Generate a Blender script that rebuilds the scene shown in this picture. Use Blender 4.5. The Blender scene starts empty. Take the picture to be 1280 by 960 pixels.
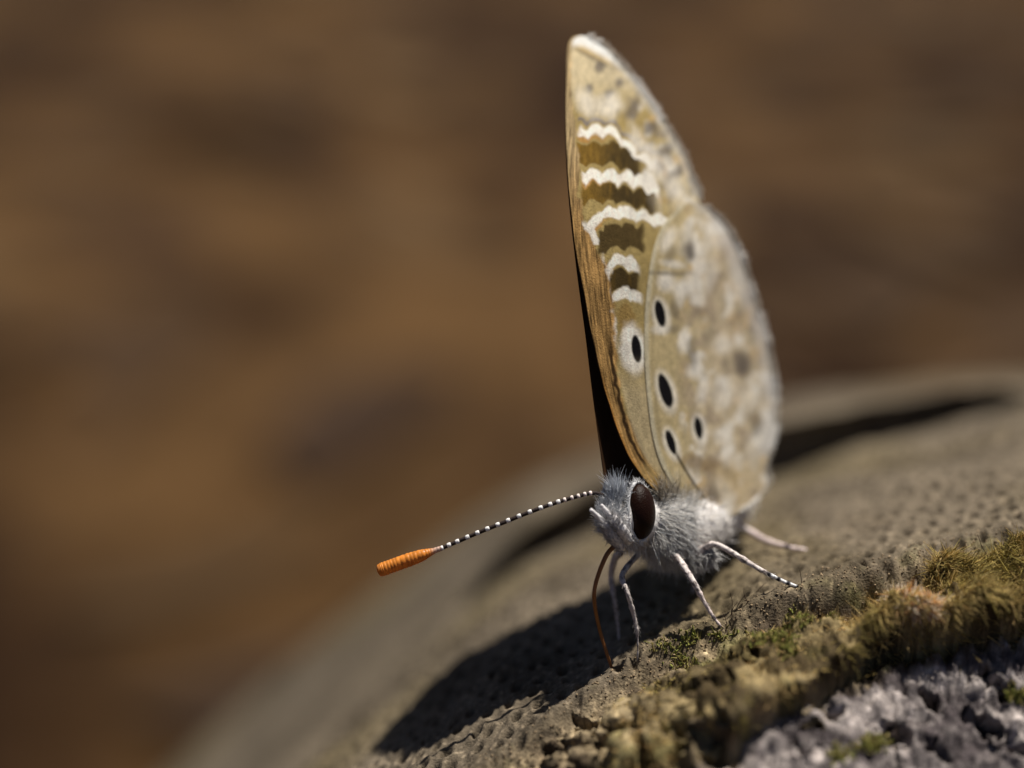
import bpy, math
import numpy as np
from mathutils import Vector

rng = np.random.default_rng(7)
sc = bpy.context.scene
MM = 0.001

# ---------------------------------------------------------------- camera, sky, sun, exposure
PITCH = math.radians(18)
D = 60.0                       # camera to focal plane, mm
K = 41.3                       # photo pixels per mm in the focal plane
F0 = np.array([0.0, 0.0, 0.080])              # centre of the focal plane, metres
RX = np.array([1.0, 0.0, 0.0])
UP = np.array([0.0, math.sin(PITCH), math.cos(PITCH)])
FW = np.array([0.0, math.cos(PITCH), -math.sin(PITCH)])

cam = bpy.data.cameras.new("camera")
cam_o = bpy.data.objects.new("camera", cam)
sc.collection.objects.link(cam_o)
sc.camera = cam_o
cam_o.location = Vector(F0 - FW * D * MM)
cam_o.rotation_euler = (math.pi / 2 - PITCH, 0, 0)
cam.sensor_width = 36.0
cam.lens = 36.0 * D / (1280 / K)
cam.clip_start = 0.002
cam.clip_end = 200
cam.dof.use_dof = True
cam.dof.focus_distance = D * MM
cam.dof.aperture_fstop = cam.lens / 3.3       # aperture 3.3 mm across
cam.dof.aperture_blades = 0

sun_from_cam = np.array([6.0, 21.0, -1.9])    # right, up, away: read off the wing tip and its shadow
sf = sun_from_cam[0] * RX + sun_from_cam[1] * UP + sun_from_cam[2] * FW
sf /= np.linalg.norm(sf)
world = bpy.data.worlds.new("World")
sc.world = world
world.use_nodes = True
nt = world.node_tree
sky = nt.nodes.new("ShaderNodeTexSky")
sky.sky_type = 'NISHITA'
sky.sun_disc = False
sky.sun_elevation = math.asin(sf[2])
sky.sun_rotation = math.atan2(sf[0], sf[1])
sky.air_density = 0.4
sky.dust_density = 0.8
sky.ozone_density = 0.6
bg = nt.nodes["Background"]
bg.inputs["Strength"].default_value = 0.05
nt.links.new(sky.outputs[0], bg.inputs[0])
sun = bpy.data.lights.new("sun", 'SUN')
sun.energy = 5.0
sun.angle = math.radians(0.53)
sun.color = (1.0, 0.95, 0.87)
sun_o = bpy.data.objects.new("sun", sun)
sc.collection.objects.link(sun_o)
sun_o.rotation_euler = Vector(sf).to_track_quat('Z', 'Y').to_euler()
sun_o.location = Vector(sf) * 2

sc.view_settings.view_transform = 'Standard'
sc.view_settings.look = 'None'
sc.view_settings.exposure = 0.36
sc.view_settings.gamma = 1.0
sc.view_settings.use_curve_mapping = False
sc.render.engine = 'CYCLES'
sc.cycles.use_denoising = True
sc.cycles.max_bounces = 8
sc.cycles.sample_clamp_indirect = 4
sc.unit_settings.system = 'METRIC'

# ---------------------------------------------------------------- helpers
def lin(r, g, b):
    c = np.array([r, g, b], float) / 255.0
    return np.where(c <= 0.04045, c / 12.92, ((c + 0.055) / 1.055) ** 2.4)

def P(px, py, w):
    """photo pixel + depth behind the focal plane (mm) -> right, up, away in mm"""
    px, py, w = np.broadcast_arrays(np.asarray(px, float), np.asarray(py, float), np.asarray(w, float))
    s = (D + w) / D / K
    return np.stack([(px - 640) * s, (480 - py) * s, w], -1)

def to_px(p):
    s = K * D / (D + p[..., 2])
    return 640 + p[..., 0] * s, 480 - p[..., 1] * s

def to_world(p):
    p = np.asarray(p, float)
    return F0 + (p[..., 0:1] * RX + p[..., 1:2] * UP + p[..., 2:3] * FW) * MM

def hash01(ix, iy, iz, seed):
    h = (ix.astype(np.uint32) * np.uint32(374761393) + iy.astype(np.uint32) * np.uint32(668265263)
         + iz.astype(np.uint32) * np.uint32(2147483647 - 58) + np.uint32(seed) * np.uint32(974711))
    h ^= h >> np.uint32(13)
    h *= np.uint32(1274126177)
    h ^= h >> np.uint32(16)
    h *= np.uint32(2246822519)
    h ^= h >> np.uint32(15)
    return h.astype(np.float64) / 4294967295.0

def noise2(x, y, seed=0):
    x = np.asarray(x, float) + 1000; y = np.asarray(y, float) + 1000
    xi = np.floor(x).astype(np.int64); yi = np.floor(y).astype(np.int64)
    fx = x - xi; fy = y - yi
    fx = fx * fx * (3 - 2 * fx); fy = fy * fy * (3 - 2 * fy)
    z = np.zeros_like(xi)
    a = hash01(xi, yi, z, seed); b = hash01(xi + 1, yi, z, seed)
    c = hash01(xi, yi + 1, z, seed); d = hash01(xi + 1, yi + 1, z, seed)
    return (a * (1 - fx) + b * fx) * (1 - fy) + (c * (1 - fx) + d * fx) * fy

def fbm(x, y, seed=0, octv=4, gain=0.5):
    t = 0; a = 1; n = 0
    for i in range(octv):
        t = t + a * (noise2(x * 2 ** i + 17.3 * i, y * 2 ** i - 9.1 * i, seed + i) - 0.5) * 2
        n += a; a *= gain
    return t / n

def smooth(a, b, x):
    t = np.clip((x - a) / (b - a), 0, 1)
    return t * t * (3 - 2 * t)

def spline(pts, x, col=1, soft=True):
    """monotone x -> y through pts (pchip)"""
    p = np.asarray(pts, float); xs, ys = p[:, 0], p[:, col]
    h = np.diff(xs); dl = np.diff(ys) / h
    m = np.zeros_like(ys); m[0] = dl[0]; m[-1] = dl[-1]
    for i in range(1, len(xs) - 1):
        if dl[i - 1] * dl[i] > 0:
            w1 = 2 * h[i] + h[i - 1]; w2 = h[i] + 2 * h[i - 1]
            m[i] = (w1 + w2) / (w1 / dl[i - 1] + w2 / dl[i])
    x = np.asarray(x, float)
    i = np.clip(np.searchsorted(xs, x) - 1, 0, len(xs) - 2)
    t = (x - xs[i]) / h[i]
    lo, hi = x < xs[0], x > xs[-1]
    tt = np.clip(t, 0, 1)
    y = ((1 + 2 * tt) * (1 - tt) ** 2 * ys[i] + tt * (1 - tt) ** 2 * h[i] * m[i]
         + tt ** 2 * (3 - 2 * tt) * ys[i + 1] + tt ** 2 * (tt - 1) * h[i] * m[i + 1])
    y = np.where(lo, ys[0] + m[0] * (x - xs[0]), y)
    return np.where(hi, ys[-1] + m[-1] * (x - xs[-1]), y)

def catmull(pts, n):
    """dense points along a polyline of any dimension"""
    p = np.asarray(pts, float)
    q = np.vstack([2 * p[0] - p[1], p, 2 * p[-1] - p[-2]])
    out = []
    t = np.linspace(0, len(p) - 1, n)
    i = np.minimum(t.astype(int), len(p) - 2); f = (t - i)[:, None]
    a, b, c, d = q[i], q[i + 1], q[i + 2], q[i + 3]
    return 0.5 * (2 * b + (c - a) * f + (2 * a - 5 * b + 4 * c - d) * f ** 2 + (3 * b - a - 3 * c + d) * f ** 3)

def mesh_obj(name, verts, faces, mat, parent=None, cols=None, smooth_on=True, world=True):
    """verts in right/up/away mm (world=True) -> one mesh object"""
    v = to_world(verts) if world else np.asarray(verts, float)
    base = np.array(parent["_base"]) if parent is not None else np.zeros(3)
    v = v - base
    me = bpy.data.meshes.new(name)
    faces = np.asarray(faces, np.int32)
    nv, nf, k = len(v), len(faces), faces.shape[1]
    me.vertices.add(nv); me.vertices.foreach_set("co", v.astype(np.float32).ravel())
    me.loops.add(nf * k); me.loops.foreach_set("vertex_index", faces.ravel())
    me.polygons.add(nf); me.polygons.foreach_set("loop_start", np.arange(0, nf * k, k, dtype=np.int32))
    me.update(calc_edges=True)
    if smooth_on:
        me.polygons.foreach_set("use_smooth", np.ones(nf, bool))
    if cols is not None:
        a = me.color_attributes.new("Col", 'FLOAT_COLOR', 'POINT')
        c = np.ones((nv, 4), np.float32); c[:, :3] = cols
        a.data.foreach_set("color", c.ravel())
    me.materials.append(mat)
    o = bpy.data.objects.new(name, me)
    sc.collection.objects.link(o)
    if parent is not None:
        o.parent = parent
        o["_base"] = [float(x) for x in base]
    return o

def empty(name, at, label, cat):
    o = bpy.data.objects.new(name, None)
    sc.collection.objects.link(o)
    o.empty_display_size = 0.002
    o.location = Vector(at); o["_base"] = [float(x) for x in at]
    o["label"] = label; o["category"] = cat
    return o

def tube(path, rad, seg=10, flat=1.0, cap=True):
    path = np.asarray(path, float); n = len(path)
    rad = np.broadcast_to(np.asarray(rad, float), (n,))
    t = np.gradient(path, axis=0); t /= np.linalg.norm(t, axis=1, keepdims=True) + 1e-12
    ref = np.array([0.13, 0.21, 1.0])
    s = np.cross(t, ref); s /= np.linalg.norm(s, axis=1, keepdims=True) + 1e-12
    b = np.cross(t, s)
    a = np.linspace(0, 2 * np.pi, seg, endpoint=False)
    v = path[:, None] + rad[:, None, None] * (np.cos(a)[None, :, None] * s[:, None] + flat * np.sin(a)[None, :, None] * b[:, None])
    v = v.reshape(-1, 3)
    i, j = np.meshgrid(np.arange(n - 1), np.arange(seg), indexing='ij')
    i, j = i.ravel(), j.ravel(); k = (j + 1) % seg
    f = np.stack([i * seg + j, i * seg + k, (i + 1) * seg + k, (i + 1) * seg + j], 1)
    if cap:
        v = np.vstack([v, path[0], path[-1]])
        jj = np.arange(seg); kk = (jj + 1) % seg
        c0, c1 = n * seg, n * seg + 1
        f = np.vstack([f, np.stack([kk, jj, np.full(seg, c0), np.full(seg, c0)], 1)[:, [0, 1, 2, 2]] if False else np.zeros((0, 4), int)])
        # caps as thin quads built from pairs of rim points
        for q in range(0, seg, 2):
            f = np.vstack([f, [[(q + 2) % seg, (q + 1) % seg, q, c0]], [[(n - 1) * seg + q, (n - 1) * seg + q + 1, (n - 1) * seg + (q + 2) % seg, c1]]])
    return v, f

def strands(root, dirs, length, rad, bend, rings=4, taper=0.15):
    """many thin tapered hairs; all arrays per hair, mm"""
    n = len(root)
    d = dirs / (np.linalg.norm(dirs, axis=1, keepdims=True) + 1e-12)
    s = np.cross(d, rng.normal(size=(n, 3))); s /= np.linalg.norm(s, axis=1, keepdims=True) + 1e-12
    b = np.cross(d, s)
    t = np.linspace(0, 1, rings)
    length = np.broadcast_to(np.asarray(length, float), (n,)); rad = np.broadcast_to(np.asarray(rad, float), (n,))
    c = (root[:, None] + d[:, None] * (length[:, None] * t)[..., None]
         + bend[:, None] * (length[:, None] * t ** 2)[..., None])
    r = rad[:, None] * (1 - (1 - taper) * t ** 1.3)
    a = np.array([0, 2.0944, 4.18879])
    v = c[:, :, None] + r[:, :, None, None] * (np.cos(a)[None, None, :, None] * s[:, None, None] + np.sin(a)[None, None, :, None] * b[:, None, None])
    v = v.reshape(-1, 3)
    i, j, q = np.meshgrid(np.arange(n), np.arange(rings - 1), np.arange(3), indexing='ij')
    q2 = (q + 1) % 3
    base = (i * rings + j) * 3
    f = np.stack([base + q, base + q2, base + 3 + q2, base + 3 + q], -1).reshape(-1, 4)
    return v, f, rings * 3

# ---------------------------------------------------------------- materials
def material(name, rough=0.8, spec=0.3, attr=True, color=None, noise=None, bump=None, trans=0.0, coat=0.0, sheen=0.0):
    """noise=(scale per mm, amount), bump=(scale per mm, distance mm)"""
    m = bpy.data.materials.new(name); m.use_nodes = True
    n = m.node_tree.nodes; l = m.node_tree.links
    p = n["Principled BSDF"]
    p.inputs["Roughness"].default_value = rough
    p.inputs["Specular IOR Level"].default_value = spec
    p.inputs["Coat Weight"].default_value = coat
    p.inputs["Coat Roughness"].default_value = 0.08
    p.inputs["Sheen Weight"].default_value = sheen
    geo = n.new("ShaderNodeTexCoord")
    sca = n.new("ShaderNodeVectorMath"); sca.operation = 'SCALE'; sca.inputs[3].default_value = 1000.0
    l.new(geo.outputs["Object"], sca.inputs[0])
    if attr:
        a = n.new("ShaderNodeVertexColor"); a.layer_name = "Col"; col = a.outputs["Color"]
    else:
        a = n.new("ShaderNodeRGB"); a.outputs[0].default_value = (*color, 1); col = a.outputs[0]
    if noise:
        t = n.new("ShaderNodeTexNoise"); t.inputs["Scale"].default_value = noise[0]; t.inputs["Detail"].default_value = 5
        t.inputs["Roughness"].default_value = 0.65
        l.new(sca.outputs[0], t.inputs["Vector"])
        r = n.new("ShaderNodeMapRange"); r.inputs[1].default_value = 0.28; r.inputs[2].default_value = 0.72
        r.inputs[3].default_value = 1 - noise[1]; r.inputs[4].default_value = 1 + noise[1]
        l.new(t.outputs["Fac"], r.inputs[0])
        mx = n.new("ShaderNodeVectorMath"); mx.operation = 'SCALE'
        l.new(col, mx.inputs[0]); l.new(r.outputs[0], mx.inputs[3]); col = mx.outputs[0]
    l.new(col, p.inputs["Base Color"])
    if bump:
        t = n.new("ShaderNodeTexNoise"); t.inputs["Scale"].default_value = bump[0]; t.inputs["Detail"].default_value = 4
        l.new(sca.outputs[0], t.inputs["Vector"])
        bp = n.new("ShaderNodeBump"); bp.inputs["Distance"].default_value = bump[1] * MM; bp.inputs["Strength"].default_value = 1
        l.new(t.outputs["Fac"], bp.inputs["Height"]); l.new(bp.outputs[0], p.inputs["Normal"])
    if trans > 0:
        tr = n.new("ShaderNodeBsdfTranslucent"); l.new(col, tr.inputs[0])
        ms = n.new("ShaderNodeMixShader"); ms.inputs[0].default_value = trans
        l.new(p.outputs[0], ms.inputs[1]); l.new(tr.outputs[0], ms.inputs[2])
        l.new(ms.outputs[0], n["Material Output"].inputs["Surface"])
    return m

M_log = material("weathered_wood", rough=0.9, spec=0.2, noise=(9.0, 0.38), bump=(14.0, 0.05))
M_moss = material("moss_strand", rough=0.75, spec=0.25, trans=0.3)
M_ground = material("forest_soil", rough=0.95, spec=0.1, attr=True, noise=(0.05, 0.35), bump=(0.12, 6.0))
M_leaf = material("dry_leaf", rough=0.8, spec=0.2, trans=0.15)
M_wing = material("wing_scales", rough=0.8, spec=0.06, noise=(16.0, 0.22), bump=(20.0, 0.02), trans=0.22)
M_fur = material("pale_hair", rough=0.6, spec=0.35, trans=0.35)
M_body = material("body_scales", rough=0.8, spec=0.2, noise=(10.0, 0.25), bump=(12.0, 0.03))
M_eye = material("compound_eye", rough=0.33, spec=0.12, attr=False, color=(0.014, 0.0045, 0.002), bump=(26.0, 0.02))
M_leg = material("leg_scales", rough=0.7, spec=0.3, noise=(14.0, 0.3), bump=(16.0, 0.02))
M_chitin = material("amber_chitin", rough=0.4, spec=0.4, noise=(6.0, 0.2), trans=0.2)

# ---------------------------------------------------------------- ground
def build_ground():
    g = np.concatenate([-np.geomspace(0.6, 30, 18)[::-1], np.linspace(-0.58, 0.58, 300), np.geomspace(0.6, 30, 18)])
    h = np.concatenate([-np.geomspace(0.3, 30, 14)[::-1], np.linspace(-0.28, 1.2, 320), np.geomspace(1.25, 30, 16)])
    X, Y = np.meshgrid(g, h)
    near = np.exp(-(X ** 2 + (Y - 0.4) ** 2) / 1.5)
    gz = lambda X, Y: (fbm(X * 14, Y * 14, 31, 4) * 0.005 + fbm(X * 3, Y * 3, 35, 2) * 0.010) * np.exp(-(X ** 2 + (Y - 0.4) ** 2) / 1.5) - 0.006
    Z = gz(X, Y)
    c = np.empty(X.shape + (3,))
    t = smooth(-0.40, 0.40, 0.55 * fbm(X * 13, Y * 6, 41, 3) + 0.75 * fbm(X * 34, Y * 13, 45, 3))[..., None]
    c[:] = np.array([0.017, 0.0070, 0.0017]) * (1 - t) + np.array([0.082, 0.043, 0.0150]) * t
    ny, nx = X.shape
    i, j = np.meshgrid(np.arange(ny - 1), np.arange(nx - 1), indexing='ij'); i = i.ravel(); j = j.ravel()
    f = np.stack([i * nx + j, i * nx + j + 1, (i + 1) * nx + j + 1, (i + 1) * nx + j], 1)
    o = mesh_obj("ground", np.stack([X, Y, Z], -1).reshape(-1, 3), f, M_ground, cols=c.reshape(-1, 3), world=False)
    o["kind"] = "structure"
    o["label"] = "bare dark brown soil behind and below the log"
    # fallen leaves and crumbs, far out of focus: one mass
    n = 800
    x = rng.uniform(-0.55, 0.6, n); y = rng.uniform(0.12, 1.5, n)
    V, F, C = [], [], []
    for k in range(n):
        L = rng.uniform(0.010, 0.032); wd = L * rng.uniform(0.28, 0.48)
        tt = np.linspace(-1, 1, 13)
        half = wd * np.clip(1 - tt ** 2, 0, 1) ** 0.75 * (1 - 0.35 * tt) * (1 + 0.06 * rng.normal(size=13))
        curl = rng.uniform(0.02, 0.09) * L
        pts = []
        for s in (-1, -.5, 0, .5, 1):
            pts.append(np.stack([tt * L, s * half + 0.12 * L * tt ** 2, curl * (0.6 * tt ** 2 + 0.8 * abs(s) * (half / wd) + 0.15 * np.sin(tt * 7 + s))], 1))
        q = np.stack(pts, 1).reshape(-1, 3)
        rz = rng.uniform(0, 6.28); tilt = rng.normal(0, 0.1)
        ct, st = math.cos(tilt), math.sin(tilt)
        q = np.stack([q[:, 0], q[:, 1] * ct - q[:, 2] * st, q[:, 1] * st + q[:, 2] * ct], 1)
        cz, sz = math.cos(rz), math.sin(rz)
        q = np.stack([q[:, 0] * cz - q[:, 1] * sz + x[k], q[:, 0] * sz + q[:, 1] * cz + y[k], q[:, 2]], 1)
        q[:, 2] += gz(q[:, 0], q[:, 1]) + 0.0005 + abs(tilt) * wd * .6
        b = len(V) * 65
        V.append(q)
        for r in range(12):
            for s in range(4):
                F.append([b + r * 5 + s, b + r * 5 + s + 1, b + r * 5 + s + 6, b + r * 5 + s + 5])
        pal = [(0.075, 0.040, 0.013), (0.055, 0.027, 0.008), (0.040, 0.018, 0.005), (0.13, 0.078, 0.034)]
        C.append(np.tile(np.array(pal[rng.choice(4, p=[.3, .35, .25, .1])]) * rng.uniform(0.7, 1.2), (65, 1)))
    o = mesh_obj("leaf_litter", np.vstack(V), F, M_leaf, cols=np.vstack(C), world=False)
    o["kind"] = "stuff"; o["label"] = "brown fallen leaves scattered on the soil"; o["category"] = "leaves"
build_ground()

# ---------------------------------------------------------------- log: one dense height sheet with cracks, ridges and pits
PROF0 = [(-80, -140), (-45, -75), (-30, -45), (-17, -25), (-10, -17.6), (-2.9, -12.0), (0, -10.3), (2.9, -8.95), (6.3, -7.5), (8.7, -6.5), (11.5, -6.15), (14.8, -5.75), (25, -5.2), (45, -9), (80, -45)]
def prof_px(pts, w, ends):
    a = [tuple(P(x, y, w)[:2]) for x, y in pts]
    return ends[0] + a + ends[1]
WB, WT, WE = 22.0, 24.5, 50.0           # near side of the back crack, far side of it, top of the back
PROFB = prof_px([(127, 1150), (300, 995), (400, 905), (520, 806), (600, 742), (660, 703), (700, 684), (760, 657), (860, 624), (960, 597), (1050, 565), (1150, 537), (1240, 512), (1300, 500), (1400, 490)], WB, ([(-80, -132), (-45, -68), (-30, -40)], [(45, -5), (80, -42)]))
PROFT = prof_px([(127, 1146), (300, 989), (400, 897), (520, 796), (600, 722), (660, 658), (700, 634), (760, 600), (860, 562), (960, 532), (1050, 511), (1150, 494), (1240, 484), (1300, 482), (1400, 480)], WT, ([(-80, -131), (-45, -67.5), (-30, -39.6)], [(45, -4.6), (80, -42)]))
PROFE = prof_px([(250, 930), (360, 835), (480, 735), (640, 620), (760, 565), (860, 532), (960, 507), (1100, 487), (1240, 474), (1400, 470)], WE, ([(-80, -125), (-45, -58), (-30, -33.5)], [(48, -2), (80, -40)]))

def base_height(u, w):
    p0 = spline(PROF0, u); pb = spline(PROFB, u); pt = spline(PROFT, u); pe = spline(PROFE, u)
    R = pb - p0
    wp = np.clip(w, 0, WB)
    g = (1 - np.exp(-wp / 6.5)) / (1 - math.exp(-WB / 6.5))
    a = p0 + R * g
    t = np.clip((w - WT) / (WE - WT), 0, None)
    b = pt + (pe - pt) * np.where(t < 1, 1 - (1 - np.minimum(t, 1)) ** 1.6, 1) - 0.02 * np.clip(w - WE, 0, None) ** 2
    k = smooth(WB + 0.6, WT, w)
    wn = np.clip(-w, 0, None)
    return a * (1 - k) + b * k - ((R * 0.155 + 0.12 + 0.85 * smooth(5, 13, u)) * wn + 0.030 * wn ** 2)

def axis(parts):
    return np.concatenate([np.arange(a, b, s) if s else None for a, b, s in parts])
gu = np.concatenate([np.linspace(-80, -24, 40)[:-1], np.linspace(-24, -8, 150)[:-1], np.arange(-8, 16.5, 0.045), np.linspace(16.5, 32, 120)[1:], np.linspace(32, 80, 40)[1:]])
gw = np.concatenate([np.linspace(-40, -9, 30)[:-1], np.arange(-9, 6, 0.045), np.linspace(6, 16, 110)[1:], np.linspace(16, 20, 30)[1:], np.linspace(20, 26, 90)[1:], np.linspace(26, 62, 110)[1:], np.linspace(62, 90, 16)[1:]])
U_, W_ = np.meshgrid(gu, gw)
H0 = base_height(U_, W_)
PXg, PYg = to_px(np.stack([U_, H0, W_], -1))
vis = (W_ > -25) & (W_ < 56)
near = smooth(-25, -8, W_) * (1 - smooth(20, 45, W_))

def line_y(pts, x):
    return spline(pts, x)

LIP = [(400, 1085), (560, 998), (640, 952), (690, 916), (730, 885), (770, 854), (830, 818), (905, 792), (1000, 745), (1060, 730), (1140, 708), (1200, 692), (1300, 680)]
CRACK = [(560, 1060), (700, 1010), (800, 985), (880, 938), (960, 888), (1040, 850), (1100, 818), (1160, 800), (1220, 790), (1320, 768)]

dy_lip = PYg - line_y(LIP, PXg)                   # + is below the lip in the photo (nearer)
dy_crk = PYg - line_y(CRACK, PXg)
H = np.zeros_like(H0)
# broad unevenness
H += 0.35 * fbm(U_ * 0.22, W_ * 0.22, 3, 3) * smooth(-30, -5, W_)
H += near * 0.16 * fbm(U_ * 1.1, W_ * 1.1, 5, 4)
n_f = fbm(U_ * 4.2, W_ * 4.2, 9, 4)
below = smooth(-6, 18, dy_lip)
H += near * n_f * (0.035 + 0.16 * below)
# crusty small lumps below the lip
lump = 1 - np.abs(fbm(U_ * 2.3, W_ * 2.3, 15, 3))
H += near * below * 0.55 * (lump - 0.72)
# raised lip, dropping steeply towards the viewer
NL = np.zeros_like(H0)                            # relief along the surface normal
DW = np.zeros_like(H0)                            # shift towards (-) or away from (+) the viewer: overhangs
lipamp = smooth(420, 560, PXg)
H += vis * lipamp * 0.30 * np.exp(-((dy_lip + 4) / 13.0) ** 2) * (0.7 + 0.6 * noise2(U_ * 1.7, 0 * U_, 21))
step = smooth(930, 1040, PXg) * (1 - smooth(1130, 1190, PXg)) * 0.9 + 0.30 * lipamp
H -= vis * step * smooth(0, 9, dy_lip + 4 * fbm(U_ * 2, W_ * 0, 23, 3)) * (1 - smooth(30, 70, dy_lip))
# narrow dark seam under the lip, right half
seam = smooth(985, 1030, PXg) * (1 - smooth(1130, 1180, PXg))
sj = dy_lip + 5 * fbm(U_ * 1.3, W_ * 0, 24, 3)
sm = np.exp(-((sj - 15) / 6.0) ** 4)
H -= vis * seam * 1.6 * sm
DW -= vis * seam * 0.55 * np.exp(-((sj - 3) / 6.0) ** 2)
DW += vis * seam * 0.35 * sm
# moss-covered swelling between lip and crack
mtop = 12 * smooth(1090, 1160, PXg)
band = smooth(18 - mtop, 45 - 2.2 * mtop, dy_lip) * (1 - smooth(-24, -4, dy_crk)) * smooth(700, 900, PXg)
H += vis * band * (0.45 + 0.8 * fbm(U_ * 0.9, W_ * 0.9, 27, 3))
# deep crack under the moss, which overhangs it
wob = 8 * fbm(U_ * 0.8, W_ * 0.0, 33, 3)
cth = spline([(800, 4), (900, 9), (960, 13), (1040, 20), (1100, 46), (1160, 42), (1220, 28), (1320, 28)], PXg) * 0.5
camp = smooth(800, 930, PXg)
cr = 1 - smooth(cth - 2, cth + 6, np.abs(dy_crk + wob))
H -= vis * 3.4 * camp * cr
DW += vis * camp * 0.5 * cr
DW -= vis * camp * 1.25 * np.exp(-(np.clip(dy_crk + wob + cth + 14, -99, 99) / 13.0) ** 2) * (dy_crk + wob < -cth + 6)
# pebbly grey wood below the crack
low = smooth(4, 22, dy_crk - cth) * smooth(820, 960, PXg)
qv = H0 * 1.0 + W_ * 0.7                           # runs down the slope
pb = np.abs(fbm(U_ * 1.0 + 0.5 * qv, qv * 1.15, 37, 3))
NL += vis * low * (0.09 * smooth(0.0, 0.4, pb) - 0.05 + 0.20 * fbm(U_ * 0.8, qv * 0.8, 38, 2))
NL += vis * low * 0.08 * fbm(U_ * 2.4, qv * 2.4, 39, 3)
# short slanted slots and dark dashes
def slot(x0, y0, x1, y1, wd, dep, over=0.35):
    global NL
    dx, dy = x1 - x0, y1 - y0; L = math.hypot(dx, dy)
    jx = 5 * fbm(U_ * 1.2, qv * 1.2, int(x0) % 97, 2)
    a = ((PXg - x0) * dx + (PYg - y0) * dy) / L; b = (-(PXg - x0) * dy + (PYg - y0) * dx) / L + jx
    m = (1 - smooth(wd * .5 - 2, wd * .5 + 4, np.abs(b))) * smooth(-6, 6, a) * (1 - smooth(L - 6, L + 6, a)) * vis * (W_ < 8)
    NL = NL - 0.62 * dep * m
for q in [(1222, 846, 1262, 868, 13, 1.8), (1205, 893, 1248, 918, 12, 1.8), (1098, 908, 1134, 930, 13, 1.8), (1010, 884, 1052, 890, 12, 1.6), (990, 925, 1022, 945, 12, 1.6), (1150, 870, 1172, 880, 9, 1.3), (1255, 925, 1280, 945, 12, 1.5), (1160, 935, 1190, 955, 11, 1.4),
          (832, 938, 905, 914, 12, 2.2), (720, 906, 768, 888, 9, 1.6), (770, 936, 800, 925, 8, 1.4), (905, 850, 945, 838, 9, 1.5), (680, 940, 730, 925, 9, 1.4), (820, 885, 860, 872, 8, 1.2), (880, 955, 930, 935, 12, 2.0), (860, 842, 905, 826, 7, 1.2), (950, 822, 985, 806, 8, 1.3)]:
    slot(*q)
# lumps in the blurred crust
lowl = smooth(20, 50, dy_lip) * (1 - smooth(840, 960, PXg))
NL += vis * lowl * (0.65 * smooth(0.0, 0.3, np.abs(fbm(U_ * 0.9, qv * 1.1, 43, 3))) - 0.25)
# crack across the back: a deep gap with the far wall leaning out over it
bk = smooth(560, 660, PXg) * (1 - smooth(1200, 1330, PXg))
H -= (bk * 6.5 + 3 * np.exp(-((PXg - 705) / 45) ** 2)) * smooth(WB - 0.5, WB + 0.6, W_) * (1 - smooth(WT - 1.2, WT - 0.3, W_))
DW -= (bk * 2.4 + 1.6 * np.exp(-((PXg - 705) / 45) ** 2)) * np.exp(-((W_ - WT - 0.4) / 1.0) ** 2) * (W_ > WB + .8)
# ring-rimmed pits in rows on the bare wood, 0.7 mm apart
pit_c = []
a0 = 0.70
for r in range(-6, 26):
    for q in range(-40, 60):
        cu = -6.5 + q * a0 + (r % 2) * a0 * 0.5 + rng.normal(0, 0.10)
        cw_ = -1.6 + r * a0 * 1.12 + rng.normal(0, 0.08) - 0.06 * q
        if -11 < cu < 22:
            pit_c.append((cu, cw_, rng.uniform(0.18, 0.26), rng.uniform(0.6, 1.15)))
pits = np.zeros_like(H0)
bare = (1 - smooth(-4, 9, dy_lip)) * near
for cu, cw_, rr, am in pit_c:
    i0, i1 = np.searchsorted(gu, [cu - 0.6, cu + 0.6]); j0, j1 = np.searchsorted(gw, [cw_ - 0.7, cw_ + 0.7])
    if i1 - i0 < 2 or j1 - j0 < 2:
        continue
    ss = np.s_[j0:j1, i0:i1]
    d = np.sqrt((U_[ss] - cu) ** 2 + ((W_[ss] - cw_) * 0.72) ** 2) / rr
    prof = -0.48 * np.exp(-(d / 0.60) ** 6) + 0.085 * np.exp(-((d - 1.15) / 0.35) ** 2) + 0.16 * np.exp(-(d / 0.28) ** 2)
    pits[ss] += am * prof
patch = smooth(-0.35, 0.1, fbm(U_ * 0.35, W_ * 0.35, 51, 3))
leftamp = 0.35 + 0.65 * patch
leftamp = np.maximum(leftamp, 1 - smooth(700, 760, PXg))
H += pits * bare * leftamp
HF = H0 + H
def grid_normals(p):
    a = np.gradient(p, axis=1); b = np.gradient(p, axis=0)
    n = np.cross(b, a); n /= np.linalg.norm(n, axis=2, keepdims=True) + 1e-12
    return n
POS = np.stack([U_, HF, W_ + DW], -1)
NRM = grid_normals(POS)
rough_ = (fbm(POS[..., 0] * 2.8, (POS[..., 1] * 1.2 + POS[..., 2] * .8) * 2.2, 55, 3) * 0.12 + fbm(POS[..., 0] * 7, (POS[..., 1] * 1.2 + POS[..., 2] * .8) * 6, 57, 3) * 0.05)
POS = POS + NRM * (rough_ * near * smooth(-4, 14, dy_lip) * vis * (1 - .5 * low) + NL)[..., None]
NRM = grid_normals(POS)

def height(u, w):
    u = np.asarray(u, float); w = np.asarray(w, float)
    i = np.clip(np.searchsorted(gu, u) - 1, 0, len(gu) - 2); j = np.clip(np.searchsorted(gw, w) - 1, 0, len(gw) - 2)
    fx = np.clip((u - gu[i]) / (gu[i + 1] - gu[i]), 0, 1); fy = np.clip((w - gw[j]) / (gw[j + 1] - gw[j]), 0, 1)
    return (HF[j, i] * (1 - fx) + HF[j, i + 1] * fx) * (1 - fy) + (HF[j + 1, i] * (1 - fx) + HF[j + 1, i + 1] * fx) * fy

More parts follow.
